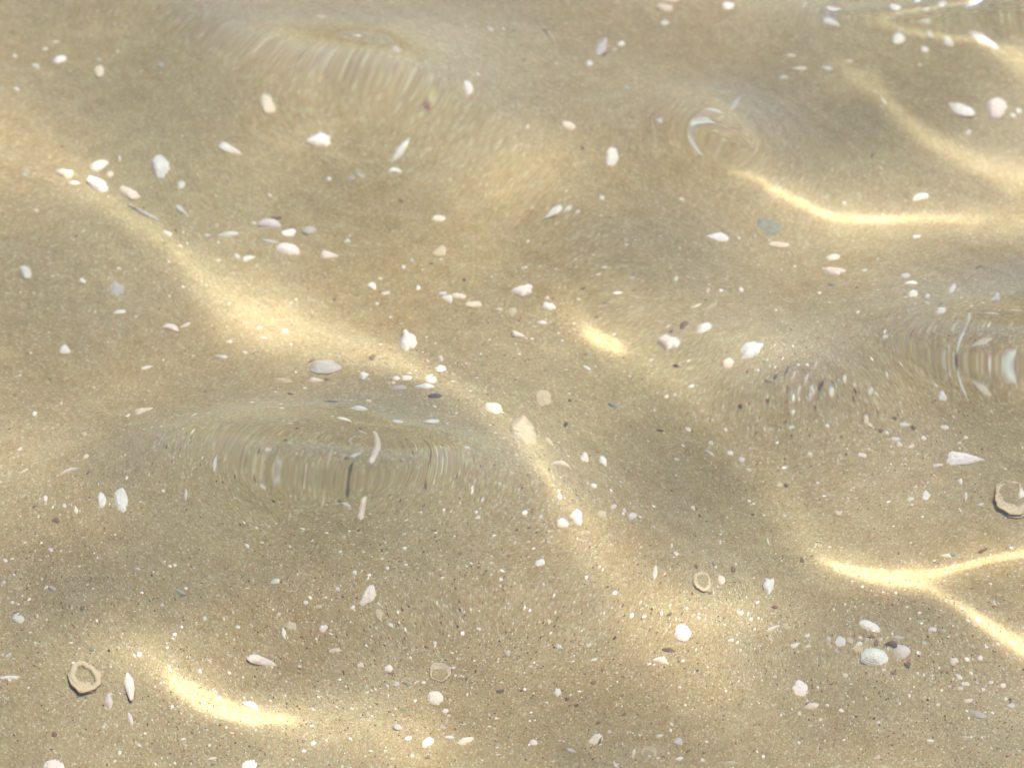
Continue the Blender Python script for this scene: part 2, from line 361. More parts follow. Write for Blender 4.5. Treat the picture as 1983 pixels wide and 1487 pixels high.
# ------------------------------------------------------------------ the sand
def relief(x, y):
    x = np.asarray(x, float); y = np.asarray(y, float); g = np.random.RandomState(4); z = 0*x
    for k in g.uniform(6, 30, 14):
        a = g.rand()*6.283; z = z+.010/k*np.sin(k*(x*math.cos(a)+y*math.sin(a))+g.rand()*6.283)
    for k in g.uniform(60, 260, 14):
        a = g.rand()*6.283; z = z+.034/k*np.sin(k*(x*math.cos(a)+y*math.sin(a))+g.rand()*6.283)
    return z
sx = np.arange(-.95, .9501, .004); sy = np.arange(-.62, 1.3001, .004)
fx_ = .004*1.4**np.arange(1, 24)
gx = np.concatenate([(sx[0]-np.cumsum(fx_))[::-1], sx, sx[-1]+np.cumsum(fx_)]); gy = np.concatenate([(sy[0]-np.cumsum(fx_))[::-1], sy, sy[-1]+np.cumsum(fx_)])
GX, GY = np.meshgrid(gx, gy)
sand = link('sand_bed', mesh_from('sand_bed', np.stack([GX, GY, relief(GX, GY)-DEPTH], -1), grid_quads(len(gx), len(gy)), mat=M_SAND))
tag(sand, kind='structure', label='pale olive beige sand floor under the water')

# ------------------------------------------------------------------ loose grains and grit: nobody could count them
def scatter(name, label, n, size, tones, seed, flat=(.45, .9), dens=None, clump=0):
    g = np.random.RandomState(seed)
    x = g.uniform(-.85, .85, n*3); y = g.uniform(-.5, 1.15, n*3)
    keep = g.rand(n*3) < dens(x, y); x = x[keep][:n]; y = y[keep][:n]; n = len(x)
    base = np.array([[1,0,0],[.3,.95,0],[-.8,.6,0],[-.8,-.6,0],[.3,-.95,0],[0,0,1],[0,0,-1]], float)
    tri = np.array([[0,1,5],[1,2,5],[2,3,5],[3,4,5],[4,0,5],[1,0,6],[2,1,6],[3,2,6],[4,3,6],[0,4,6]])
    s = size[0]*(size[1]/size[0])**(g.rand(n)**2.2)
    v = base[None]*g.uniform(.65, 1.25, (n, 7, 1)); v[:, :, 2] *= g.uniform(*flat, (n, 1)); v[:, :, 1] *= g.uniform(.45, 1, (n, 1))
    a = g.rand(n)*6.283; c, d = np.cos(a)[:, None], np.sin(a)[:, None]
    v = np.stack([v[..., 0]*c-v[..., 1]*d, v[..., 0]*d+v[..., 1]*c, v[..., 2]+g.uniform(-.3, .3, (n, 1))*v[..., 0]], -1)*s[:, None, None]
    v += np.stack([x, y, relief(x, y)-DEPTH+s*.25], -1)[:, None]
    t = (tri[None]+7*np.arange(n)[:, None, None]).reshape(-1, 3)
    m = mesh_from(name, v, None, t, M_GRAIN, smooth=False)
    tones = np.array(tones, float); w = tones[:, 3]/tones[:, 3].sum(); pick = g.choice(len(tones), n, p=w)
    cc = tones[pick, :3]*g.uniform(.85, 1.15, (n, 1)); cc = np.concatenate([cc, np.ones((n, 1))], 1)
    at = m.color_attributes.new('tone', 'FLOAT_COLOR', 'POINT'); at.data.foreach_set('color', np.repeat(cc, 7, 0).ravel().astype(np.float32))
    return tag(link(name, m), kind='stuff', label=label)
BEDS = [(*seen_at(x, y), r*.000555, g) for x, y, r, g in ((850,730,90,1.), (930,800,60,1.), (1720,1250,110,1.), (1870,1320,120,.9), (1400,1120,130,.8), (1330,1340,200,.5), (650,1180,220,.8),
        (950,1180,180,.7), (1780,840,130,.9), (1560,760,120,.8), (300,830,120,.5), (1900,1430,150,.5), (380,1440,120,.8), (1150,930,120,.4), (1000,640,160,.5), (90,1100,120,.5), (220,1200,160,.4), (740,690,80,.6), (330,470,90,.4), (1850,700,120,.5), (640,1420,200,.4))]
def field(seed, lo, ks=(5, 16)):
    g = np.random.RandomState(seed); W = [(k, g.rand()*6.283, g.rand()*6.283) for k in g.uniform(*ks, 7)]
    def f(x, y):
        z = 0*x
        for k, a, p in W: z = z+np.sin(k*(x*math.cos(a)+y*math.sin(a))+p)
        z = np.clip(.5+z/7*1.3, 0, 1)**2
        near = np.clip(1-(y+.35)/1.1, 0, 1)           # coarser sand towards the near side
        v = lo*(.12+1.25*near)+.35*z*(.2+near)
        for bx, by, r, q in BEDS: v = v+.8*q*np.exp(-((x-bx)**2+((y-by)/1.4)**2)/(r*r))
        return np.clip(v, 0, 1)
    return f
scatter('sand_grains', 'coarse amber, brown and pale grains lying loose on the sand', 75000, (.0005, .0015),
        [(.55,.45,.28,5), (.40,.29,.15,4), (.20,.12,.06,3.), (.70,.63,.50,2.6), (.09,.07,.05,.8), (.50,.36,.18,2)], 21, dens=field(31, .12))
scatter('shell_grit', 'tiny pale shell crumbs strewn between the bigger shells', 6000, (.0008, .0028),
        [(.82,.74,.62,5), (.72,.64,.50,3), (.84,.80,.72,3), (.60,.55,.46,2)], 22, flat=(.15, .4), dens=field(32, .05, (8, 22)))
scatter('dark_specks', 'tiny dark mineral and wood specks on the sand', 1500, (.0007, .0021),
        [(.10,.075,.05,3), (.17,.10,.06,3), (.06,.06,.055,2)], 23, flat=(.2, .5), dens=field(33, .2))

# ------------------------------------------------------------------ shells and pebbles, one by one
SIN = math.sin(ELEV)
def outline(kind, g, n):
    """n points of an outline in the unit box, as it looks from straight in front."""
    t = np.linspace(0, 2*math.pi, n, endpoint=False); c, s = np.cos(t), np.sin(t)
    def sup(p): return np.sign(c)*np.abs(c)**p, np.sign(s)*np.abs(s)**p
    if kind == 'w':   x, y = sup(.72); y = y*(.62-.38*x)                     # wedge, blunt on the left
    elif kind == 'r': x, y = sup(.55)
    elif kind == 't': x, y = c, s; r = 1/(np.maximum.reduce([np.cos(t-a) for a in (.3, .3+2.1, .3+4.2)])+.38); r /= r.max(); x, y = c*r*1.2, s*r*1.2
    elif kind == 'c': x, y = c, s*(.34-.2*c*c); y = y+.55*(1-x*x)-.28              # crescent
    elif kind == 's': x, y = c, s*(1-.55*np.abs(c)**1.5)*(1+.25*c)
    elif kind == 'h': x, y = sup(.9); y = np.where(y < 0, y*.25, y)*1.25-.25  # half moon, round side up
    elif kind == 'n': x, y = c, s; r = 1+.10*np.sin(3*t+g.rand()*6)+.06*np.sin(5*t+g.rand()*6)+.05*np.sin(7*t+g.rand()*6); x, y = c*r, s*r
    elif kind == 'p': # five or six cornered
        q = 5+g.randint(2); ph = g.rand()*6; r = 1/np.maximum.reduce([np.cos(t-ph-2*math.pi*k/q) for k in range(q)]); r = r/r.mean(); x, y = c*r, s*r
    else:             x, y = sup(.92)
    ph = g.rand(4)*6.283; wob = 1+.045*np.sin(2*t+ph[0])+.04*np.sin(3*t+ph[1])+.028*np.sin(5*t+ph[2])+.02*np.sin(9*t+ph[3])+g.normal(0, .02, n)
    return x*wob, y*wob
def local_scale(px, py, s):    # how the waves stretch things here: sand per px, as a 2x2 map
    s = max(s, 8.); a = flat_sand_of_px(np.array([px-20., px+20., px, px]), np.array([py, py, py-20., py+20.]))
    F = np.array([[(a[0][1]-a[0][0])/40, (a[0][2]-a[0][3])/40], [(a[1][1]-a[1][0])/40, (a[1][2]-a[1][3])/40]])
    p = [seen_at(px+dx, py+dy) for dx, dy in ((-s, 0), (s, 0), (0, s), (0, -s))]
    J = np.array([[p[1][0]-p[0][0], p[3][0]-p[2][0]], [p[1][1]-p[0][1], p[3][1]-p[2][1]]])/(2*s)
    G = J@np.linalg.inv(F); U, S, Vt = np.linalg.svd(G)
    if np.linalg.det(G) < 0: S[1] = -S[1]; S[1] = abs(S[1]); U[:, 1] *= -1
    S = np.clip(S, .10, 1.5)
    return (U*S)@Vt@F
def build_shape(kind, w, h, ang, g, thick, sc, cup=False):
    n = 44 if max(w, h) > 30 else (30 if max(w, h) > 16 else 20); K = 6 if max(w, h) > 16 else 4
    ox, oy = outline(kind, g, n); ox, oy = ox*w/2, oy*h/2
    ca, sa = math.cos(math.radians(ang)), math.sin(math.radians(ang))
    X, Y = sc@np.stack([ox*ca-oy*sa, ox*sa+oy*ca])                         # lie it down on the sand
    R = math.sqrt(abs(np.ptp(X)*np.ptp(Y)))/2
    V, grow = [], []
    um = np.array([-.45*np.ptp(X)/2*ca, -.45*np.ptp(X)/2*sa*.5]) if kind in 'odwh' else np.zeros(2)   # where growth begins
    lean = g.uniform(-.17, .17, 2)
    def ring(rho):
        if kind != 'c': return X*rho+um[0]*(1-rho)*.8, Y*rho+um[1]*(1-rho)*.8
        t = np.linspace(0, 2*math.pi, n, endpoint=False); u = np.cos(t)*np.clip(rho+.25*(1-rho), 0, 1)   # shrink towards the curved middle line
        v = np.sin(t)*(.34-.2*np.cos(t)**2)*rho+.55*(1-u*u)-.28
        p, q = u*w/2, v*h/2
        return sc@np.stack([p*ca-q*sa, p*sa+q*ca])
    for k in range(K+1):
        rho = 1-(k/K); xx, yy = ring(rho)
        if cup: z = thick*R*(rho**2.2)+0*xx                                    # hollow side up
        else: z = thick*R*(1-rho**2.4)+0*xx
        z = z+R*.03*np.sin(rho*26)*(kind in 'odw')+(g.normal(0, .02*R, n) if 0 < k < K else 0)
        z = z+lean[0]*xx+lean[1]*yy
        V.append(np.stack([xx, yy, z], -1)); grow.append(np.full(n, rho))
    top = len(V)
    edge = max(.0006, .10*R)
    if cup:
        V.append(np.stack([X*1.06, Y*1.06, thick*R*.9+lean[0]*X+lean[1]*Y-edge*.5], -1)); grow.append(np.full(n, 1.))
        V.append(np.stack([X*.7, Y*.7, -.12*R+0*X], -1)); grow.append(np.full(n, .7))
    else:
        X2, Y2 = ring(1.02 if kind != 'c' else 1.); V.append(np.stack([X2, Y2, -edge+lean[0]*X+lean[1]*Y], -1)); grow.append(np.full(n, 1.))
        X3, Y3 = ring(.6); V.append(np.stack([X3, Y3, -edge*2.2+0*X], -1)); grow.append(np.full(n, .6))
    V = np.array(V).reshape(-1, 3); grow = np.array(grow).ravel(); Q = []
    i = np.arange(n); j = (i+1) % n
    for k in range(K): Q.append(np.stack([k*n+i, k*n+j, (k+1)*n+j, (k+1)*n+i], -1))
    Q.append(np.stack([top*n+i, top*n+j, j, i], -1)); Q.append(np.stack([(top+1)*n+i, (top+1)*n+j, top*n+j, top*n+i], -1))
    rib = np.tile((.5+.5*np.cos(2*math.pi*np.arange(n)/4))*(kind in 'dw' and n == 44), len(V)//n)*np.clip(grow*1.2-.1, 0, 1)
    return V, np.concatenate(Q), (grow, rib), R, n, X, Y
THICK = {'o': .27, 'd': .38, 'w': .34, 'r': .22, 't': .2, 'c': .3, 's': .25, 'h': .35, 'n': .4, 'p': .18, 'k': .13, 'b': .2}
NAME = {'o': 'worn_shell', 'd': 'clam_shell', 'w': 'clam_shell', 'r': 'shell_fragment', 't': 'shell_fragment', 'c': 'curved_shell_fragment', 's': 'shell_sliver', 'h': 'half_shell', 'n': 'shell_lump', 'p': 'shell_fragment', 'k': 'cupped_shell'}
NOUN = {'o': 'oval worn shell', 'd': 'domed clam shell', 'w': 'wedge shaped shell', 'r': 'straight sided shell piece', 't': 'three cornered shell chip', 'c': 'curved shell piece', 's': 'thin shell sliver', 'h': 'half moon shell', 'n': 'knobbly shell lump', 'p': 'angular shell piece', 'k': 'cupped shell'}
def arc_tube(X, Y, z, r, i0, i1, nseg=5):
    """a rounded rim laid along outline points i0..i1"""
    n = len(X); idx = [k % n for k in range(i0, i1+1)]; P = np.stack([X[idx], Y[idx], z+0*X[idx]], -1); V = []; m = len(P)
    T = np.gradient(P, axis=0); T /= np.linalg.norm(T, axis=1)[:, None]+1e-9; S = np.stack([T[:, 1], -T[:, 0], 0*T[:, 0]], -1)
    for a in range(nseg):
        th = 2*math.pi*a/nseg; q = r*np.sqrt(np.clip(np.sin(np.linspace(.08, math.pi-.08, m)), .15, 1))[:, None] if i1-i0 < n else r
        V.append(P+S*q*math.cos(th)+np.array([0, 0, 1.])*q*math.sin(th))
    V = np.array(V).transpose(1, 0, 2).reshape(-1, 3); Q = []
    for k in range(m-1):
        for a in range(nseg): Q.append((k*nseg+a, k*nseg+(a+1) % nseg, (k+1)*nseg+(a+1) % nseg, (k+1)*nseg+a))
    return V, Q
def set_growth(m, grow):
    rib = np.zeros(len(m.vertices))
    if isinstance(grow, tuple): grow, rib = grow
    a = m.attributes.new('growth', 'FLOAT', 'POINT'); a.data.foreach_set('value', np.asarray(grow, np.float32))
    a = m.attributes.new('rib', 'FLOAT', 'POINT'); a.data.foreach_set('value', np.asarray(rib, np.float32))
def place(row, k):
    x, y, w, h, ang, kind, colour = row[:7]; label = row[7] if len(row) > 7 else None
    g = np.random.RandomState(int(x*31+y*17) % 99991)
    sx_, sy_ = seen_at(x, y); sc = local_scale(x, y, max(w, h)/2); cup = kind == 'k'
    V, Q, grow, R, n, X, Y = build_shape('o' if kind == 'k' else kind, w, h, ang, g, THICK[kind], sc, cup)
    mat = SHELLS['Y' if cup else colour][1]; dark = colour in 'DNV'
    name = ('wood_chip' if colour == 'N' else 'dark_pebble') if dark else NAME[kind]
    z = float(relief(sx_, sy_))-DEPTH
    m = mesh_from(name, V, Q, mat=mat); set_growth(m, grow)
    o = link(name, m, loc=(sx_, sy_, z+R*(.0 if cup else -.06)+.0002))
    if cup:
        wob = 1+.10*np.sin(2*np.arange(n)*2*math.pi/n+g.rand()*6)+g.normal(0, .03, n); X = X*wob; Y = Y*wob
        wide = kind == 'k' and colour == 'C' and w > 50
        e = max(.0007, (.20 if wide else .085)*R); cover = n if wide else int(n*.68); q = .80 if wide else 1.
        rv, rq = arc_tube(X*q, Y*q, THICK['k']*R*.35, e, int(n*.28), int(n*.28)+cover, 7); rm = mesh_from('rim', rv, rq, mat=SHELLS['Y'][1]); set_growth(rm, np.full(len(rv), .5))
        link('rim', rm, parent=o)
        t = np.linspace(0, 2*math.pi, 18, endpoint=False); fill = [(0, 0, THICK['k']*R*.9)]+[(.86*R*math.cos(a)*np.ptp(X)/2/R, .86*np.ptp(Y)/2*math.sin(a), THICK['k']*R*.35) for a in t]
        link('sand_fill', mesh_from('sand_fill', fill, None, [(0, 1+i, 1+(i+1) % 18) for i in range(18)], M_SAND), parent=o)
    elif kind in 'dw' and w > 28:
        t = np.linspace(0, 2*math.pi, 10, endpoint=False); ur = .22*R; cx = -.30*np.ptp(X)/2
        uv = [(cx, 0, THICK[kind]*R+ur*.30)]+[(cx+ur*math.cos(a), ur*math.sin(a)*.8, THICK[kind]*R*.93) for a in t]+[(cx+ur*1.3*math.cos(a), ur*1.1*math.sin(a), THICK[kind]*R*.5) for a in t]
        um = mesh_from('umbo', uv, [(1+i, 11+i, 11+(i+1) % 10, 1+(i+1) % 10) for i in range(10)], [(0, 1+i, 1+(i+1) % 10) for i in range(10)], mat); set_growth(um, np.full(21, .3))
        link('umbo', um, parent=o)
    if not dark: cat = 'shell'
    else: cat = 'wood chip' if colour == 'N' else 'pebble'
    o['category'] = cat
    return o, row, cat

# x, y, width, height (px), tilt, outline, colour, label / what others call it
BIG = [
 (1865,886,74,40,-6,'w','W','largest wedge shaped white shell with a grey edge, at the right','big white wedge shell'),
 (1952,734,40,22,-50,'d','B','big smooth pale shell with dark outline cut by the right edge','big pale shell'),
 (1928,580,20,52,-14,'c','L','tall pale crescent shell standing in the ringed ripple at right','tall pale crescent'),
 (1958,965,62,66,10,'k','Y','round sand filled cupped shell with pale rim at the right edge','round rimmed shell'),
 (165,1312,60,60,-50,'k','C','cream ring shaped cupped shell with a sandy hollow, lower left','cream ring shell'),
 (250,1322,22,74,8,'s','P','long upright pinkish shell beside the cream ring shell','long pinkish shell'),
 (1012,838,66,56,-55,'d','Y','large pale sandy shell half sunk where the bright ridge bends','large sunken shell'),
 (1050,775,36,34,0,'o','Y','round pale sandy disc just above the large sunken shell','round sandy disc'),
 (1088,900,44,32,-10,'c','C','cream hook shaped shell edge curling upward like a letter U','hooked cream shell'),
 (1131,887,20,22,0,'t','P','pinkish white triangular chip right of the hooked cream shell','pink triangle chip'),
 (1168,892,15,26,25,'s','W','slim white chip, second piece right of the hooked cream shell','slim white chip'),
 (790,663,34,40,-20,'n','W','brilliant white lump glaring on the sunlit ridge near the centre','brilliant white lump'),
 (630,712,64,28,5,'o','G','flat blue grey translucent shell below the long bright ridge','blue grey flat shell'),
 (842,768,30,13,0,'h','D','dark grey half round pebble under the bright ridge','dark half round pebble'),
 (692,791,40,15,0,'s','B','bluish pink lens shaped shell left of the dark half round pebble','bluish pink lens shell'),
 (840,816,46,13,12,'s','B','long bluish white shell directly below the dark half round pebble','long bluish shell'),
 (957,793,36,20,-15,'o','C','cream oval shell with dark outline right of the dark half round pebble','outlined cream oval'),
 (1013,560,42,24,8,'n','P','two lobed pinkish white shell right of the centre chip row','two lobed shell'),
 (919,587,34,13,4,'r','C','cream straight edged bar in the row of chips near the centre','cream bar chip'),
 (889,573,28,11,-6,'o','C','cream oval just left of the cream bar chip','cream oval chip'),
 (867,578,24,15,-20,'t','B','ragged bluish star shaped chip in the centre chip row','ragged star chip'),
 (556,481,46,24,-12,'d','P','pinkish clam shell with clear rim in the upper left cluster','rimmed pink clam'),
 (524,432,46,26,0,'h','L','lilac grey shell with a dark top edge in the upper left cluster','lilac half shell'),
 (557,450,36,16,15,'p','W','white ragged piece between the lilac half shell and rimmed pink clam','ragged white piece'),
 (600,443,30,18,20,'o','G','faint grey disc right of the lilac half shell','faint grey disc'),
 (638,492,34,20,-4,'w','P','blunt pinkish wedge right of the rimmed pink clam','blunt pink wedge'),
 (849,421,26,16,-4,'o','C','cream oval pebble like shell with dark underside above the centre','cream underlit oval'),
 (854,487,30,22,6,'t','Y','pale greenish scallop chip below the cream underlit oval','greenish scallop chip'),
 (622,272,46,28,-4,'n','W','white star edged lump below the streaked ripple at upper left','white star lump'),
 (518,195,26,44,8,'r','C','cream upright block at the left end of the streaked ripple','cream upright block'),
 (838,190,22,30,10,'o','Y','blurred orange cream shell at the right end of the streaked ripple','orange cream shell'),
 (447,288,44,26,-22,'w','W','white wedge shell with a dark speck at upper left','speckled white wedge'),
 (313,323,34,50,28,'o','B','blurred bluish white oval between two upper left clusters','blurred bluish oval'),
 (195,360,52,24,-28,'o','W','brightest long oval shell of the upper left cluster','bright long oval'),
 (250,372,44,22,-30,'o','C','cream oval touching the right end of the bright long oval','cream end oval'),
 (192,320,36,19,12,'o','P','pinkish oval above the bright long oval','pinkish upper oval'),
 (128,335,36,18,-15,'n','C','cream lump at the left of the upper left cluster','cream left lump'),
 (283,415,84,8,-27,'s','W','long hair thin shell edge along the upper left bright ridge','long thin shell edge'),
 (1065,73,48,14,-58,'c','C','cream crescent leaning left near the top centre','leaning cream crescent'),
 (1163,93,22,50,-28,'s','L','lilac striped pointed shell facing the leaning cream crescent','lilac striped shell'),
 (1292,17,40,13,-6,'o','C','cream lozenge just below the top edge, right of centre','cream top lozenge'),
 (1409,13,24,15,-5,'o','W','short white pebble like shell at the top edge, right of centre','short white top shell'),
 (1188,303,30,38,0,'o','W','bright white round shell alone above the centre','bright white round shell'),
 (1100,243,30,14,-20,'o','C','cream oval with dark left rim, up left of the bright white round shell','dark rimmed cream oval'),
 (1360,230,38,30,25,'r','B','pale bluish block left of the round lens ripple','pale bluish block'),
 (1423,205,38,12,52,'s','B','bluish streak like sliver at the edge of the round lens ripple','bluish streak sliver'),
 (1615,17,35,17,0,'h','W','white half moon shell at the top right','white half moon'),
 (1903,81,74,17,-27,'s','W','longest thin white blade lying along the top right bright ridge','long white blade'),
 (1789,46,28,15,-10,'t','W','white chip touching the top right bright ridge','ridge side chip'),
 (1857,210,70,25,-26,'s','W','broad white blade shell at the upper right','broad white blade'),
 (1930,208,42,36,-25,'d','P','cream domed shell with grey right edge near the upper right corner','cream domed shell'),
 (1550,131,40,10,4,'s','C','long flat cream chip above the round lens ripple','flat cream chip'),
 (1394,461,54,19,-2,'s','W','white spindle shaped shell left of the green grey stone','white spindle'),
 (1488,441,54,36,-20,'p','V','angular green grey stone below the bright arc','green grey stone'),
 (1510,474,44,12,-2,'o','C','cream bar lying against the green grey stone','cream bar by stone'),
 (1612,525,46,17,-7,'n','P','lower and larger of two pinkish bars right of the green grey stone','large pinkish bar'),
 (1614,499,29,12,5,'o','C','upper and smaller of two cream bars right of the green grey stone','small cream bar'),
 (1453,680,50,30,22,'n','B','bluish white patch shaped shell left of the spiky streaked ripple','bluish patch shell'),
 (1408,711,22,28,-30,'p','C','cream angular piece below the bluish patch shell','cream angular piece'),
 (1365,636,34,20,22,'o','B','faint bluish oval up left of the bluish patch shell','faint bluish oval'),
 (1295,662,42,30,-10,'n','P','speckled pinkish lump right of the sun glare spot','speckled pink lump'),
 (1325,631,13,22,-40,'o','N','dark brown oval seed like chip above the speckled pink lump','dark seed chip'),
 (1823,600,17,15,0,'r','W','white squarish piece left of the ringed ripple','white squarish piece'),
 (1765,547,26,15,0,'h','W','upper of two stacked round white shells left of the ringed ripple','upper round shell'),
 (1769,568,21,16,0,'o','W','lower of two stacked round white shells left of the ringed ripple','lower round shell'),
 (1903,757,48,15,-33,'s','C','cream pointed oval leaning beside the big pale shell','cream leaning oval'),
 (1783,381,32,14,12,'o','P','pinkish oval on the bright band left of the right edge','pinkish band oval'),
 (278,795,36,22,14,'w','C','cream fan shaped shell on the dark grit at middle left','cream fan shell'),
 (223,563,38,27,-12,'p','G','grey five sided flat stone like shell at middle left','grey five sided piece'),
 (128,680,20,30,-32,'w','W','white teardrop shell alone at middle left','white teardrop'),
 (330,638,34,16,-14,'h','P','pinkish half open clam valve at middle left','half open clam'),
 (360,631,30,8,25,'s','C','thin cream rim leaning right of the half open clam','leaning thin rim'),
 (50,524,22,34,22,'o','B','blurred bluish oval near the left edge','left edge bluish oval'),
 (135,910,44,20,16,'c','W','whitish curved smear shaped shell above two upright ovals at left','whitish curved shell'),
 (198,973,20,36,12,'o','B','left and smaller of two upright bluish ovals','smaller upright oval'),
 (235,970,26,52,8,'o','B','right and larger of two upright bluish ovals','larger upright oval'),
 (701,985,14,52,-10,'r','C','upright cream bar inside the wide streaked ripple at lower left','upright cream bar'),
 (715,1150,26,64,-26,'w','P','tall pointed pinkish blade shell below the wide streaked ripple','tall pointed blade'),
 (735,1190,16,24,15,'o','Y','pale sandy oval leaning under the tall pointed blade','leaning sandy oval'),
 (513,1281,68,25,-12,'w','P','long smooth pinkish shell above the glaring crescent at lower left','long smooth shell'),
 (487,1363,30,15,-18,'t','W','white chip touching the glaring crescent of light at lower left','glare side chip'),
 (852,1302,40,32,-10,'k','C','small cupped shell with bright bead inside at bottom centre','small beaded cup'),
 (843,1352,34,30,0,'o','P','round cream button shell right below the small beaded cup','round button shell'),
 (904,1434,36,14,13,'o','C','cream oval at the right end of the bottom row','bottom row right oval'),
 (829,1438,24,18,32,'o','P','tilted pinkish oval in the middle of the bottom row','bottom row tilted oval'),
 (971,1335,18,8,14,'r','D','small straight dark grey stick right of the round button shell','small dark stick'),
 (1157,1428,34,22,22,'p','C','cream piece split by a dark crack near the bottom centre','cracked cream piece'),
 (1322,1223,34,34,-8,'d','P','pinkish domed shell propped above its own shadow, lower right of centre','propped pink dome'),
 (1280,1276,32,15,-4,'t','C','cream chip down left of the propped pink dome','chip under dome'),
 (1361,1126,30,38,5,'k','Y','pale oval ring shell on the coarse grit right of centre','pale oval ring'),
 (1398,1123,15,19,15,'o','C','small cream oval right beside the pale oval ring','ring side oval'),
 (1490,1136,24,30,-8,'n','B','bluish speckled nugget left of the bright forked line','bluish nugget'),
 (1268,1108,12,34,-5,'s','B','upright bluish splinter left of the pale oval ring','upright bluish splinter'),
 (1091,1013,28,18,-20,'n','P','left one of two pinkish lumps below the hooked cream shell','left pinkish lump'),
 (1118,1003,24,32,25,'n','P','right one of two pinkish lumps below the hooked cream shell','right pinkish lump'),
 (1695,1275,62,33,-8,'d','B','large bluish clam in the lower right cluster','large bluish clam'),
 (1727,1252,34,40,-30,'c','D','dark curved shell edge above the large bluish clam','dark curved edge'),
 (1746,1262,34,25,-15,'o','L','lilac white rounded shell right of the large bluish clam','lilac rounded shell'),
 (1683,1212,42,18,-17,'o','W','white oval topmost in the lower right cluster','topmost cluster oval'),
 (1626,1242,24,22,-20,'p','B','bluish cornered piece at the left of the lower right cluster','bluish cornered piece'),
 (1664,1258,26,16,-5,'o','Y','sandy oval touching the large bluish clam from the upper left','sandy touching oval'),
 (1554,1335,40,36,-35,'p','P','pinkish four sided plate at the bottom right','pinkish plate'),
 (1569,1369,34,14,10,'s','C','slender cream shell directly under the pinkish plate','slender cream shell'),
 (1893,1381,38,14,-20,'s','G','blue grey slanting lens shell near the bottom right corner','blue grey lens'),
 (107,1484,46,34,0,'o','P','pale round shell cut by the bottom edge at left','bottom left round'),
 (481,1478,32,38,-10,'p','W','brilliant white piece cut by the bottom edge below the glaring crescent','bottom edge glare piece'),
 (20,1310,44,9,4,'n','W','knobbly white coral like twig at the left edge','white knobbly twig'),
 (345,1145,36,8,-25,'s','G','thin grey twig like sliver at lower left','thin grey sliver'),
 (1075,405,50,18,40,'s','B','bluish slanting splinter at the tail of the upper streaked ripple','slanting bluish splinter'),
 (775,292,70,15,52,'s','B','long bluish streak shaped shell low in the upper streaked ripple','long bluish streak shell'),
]
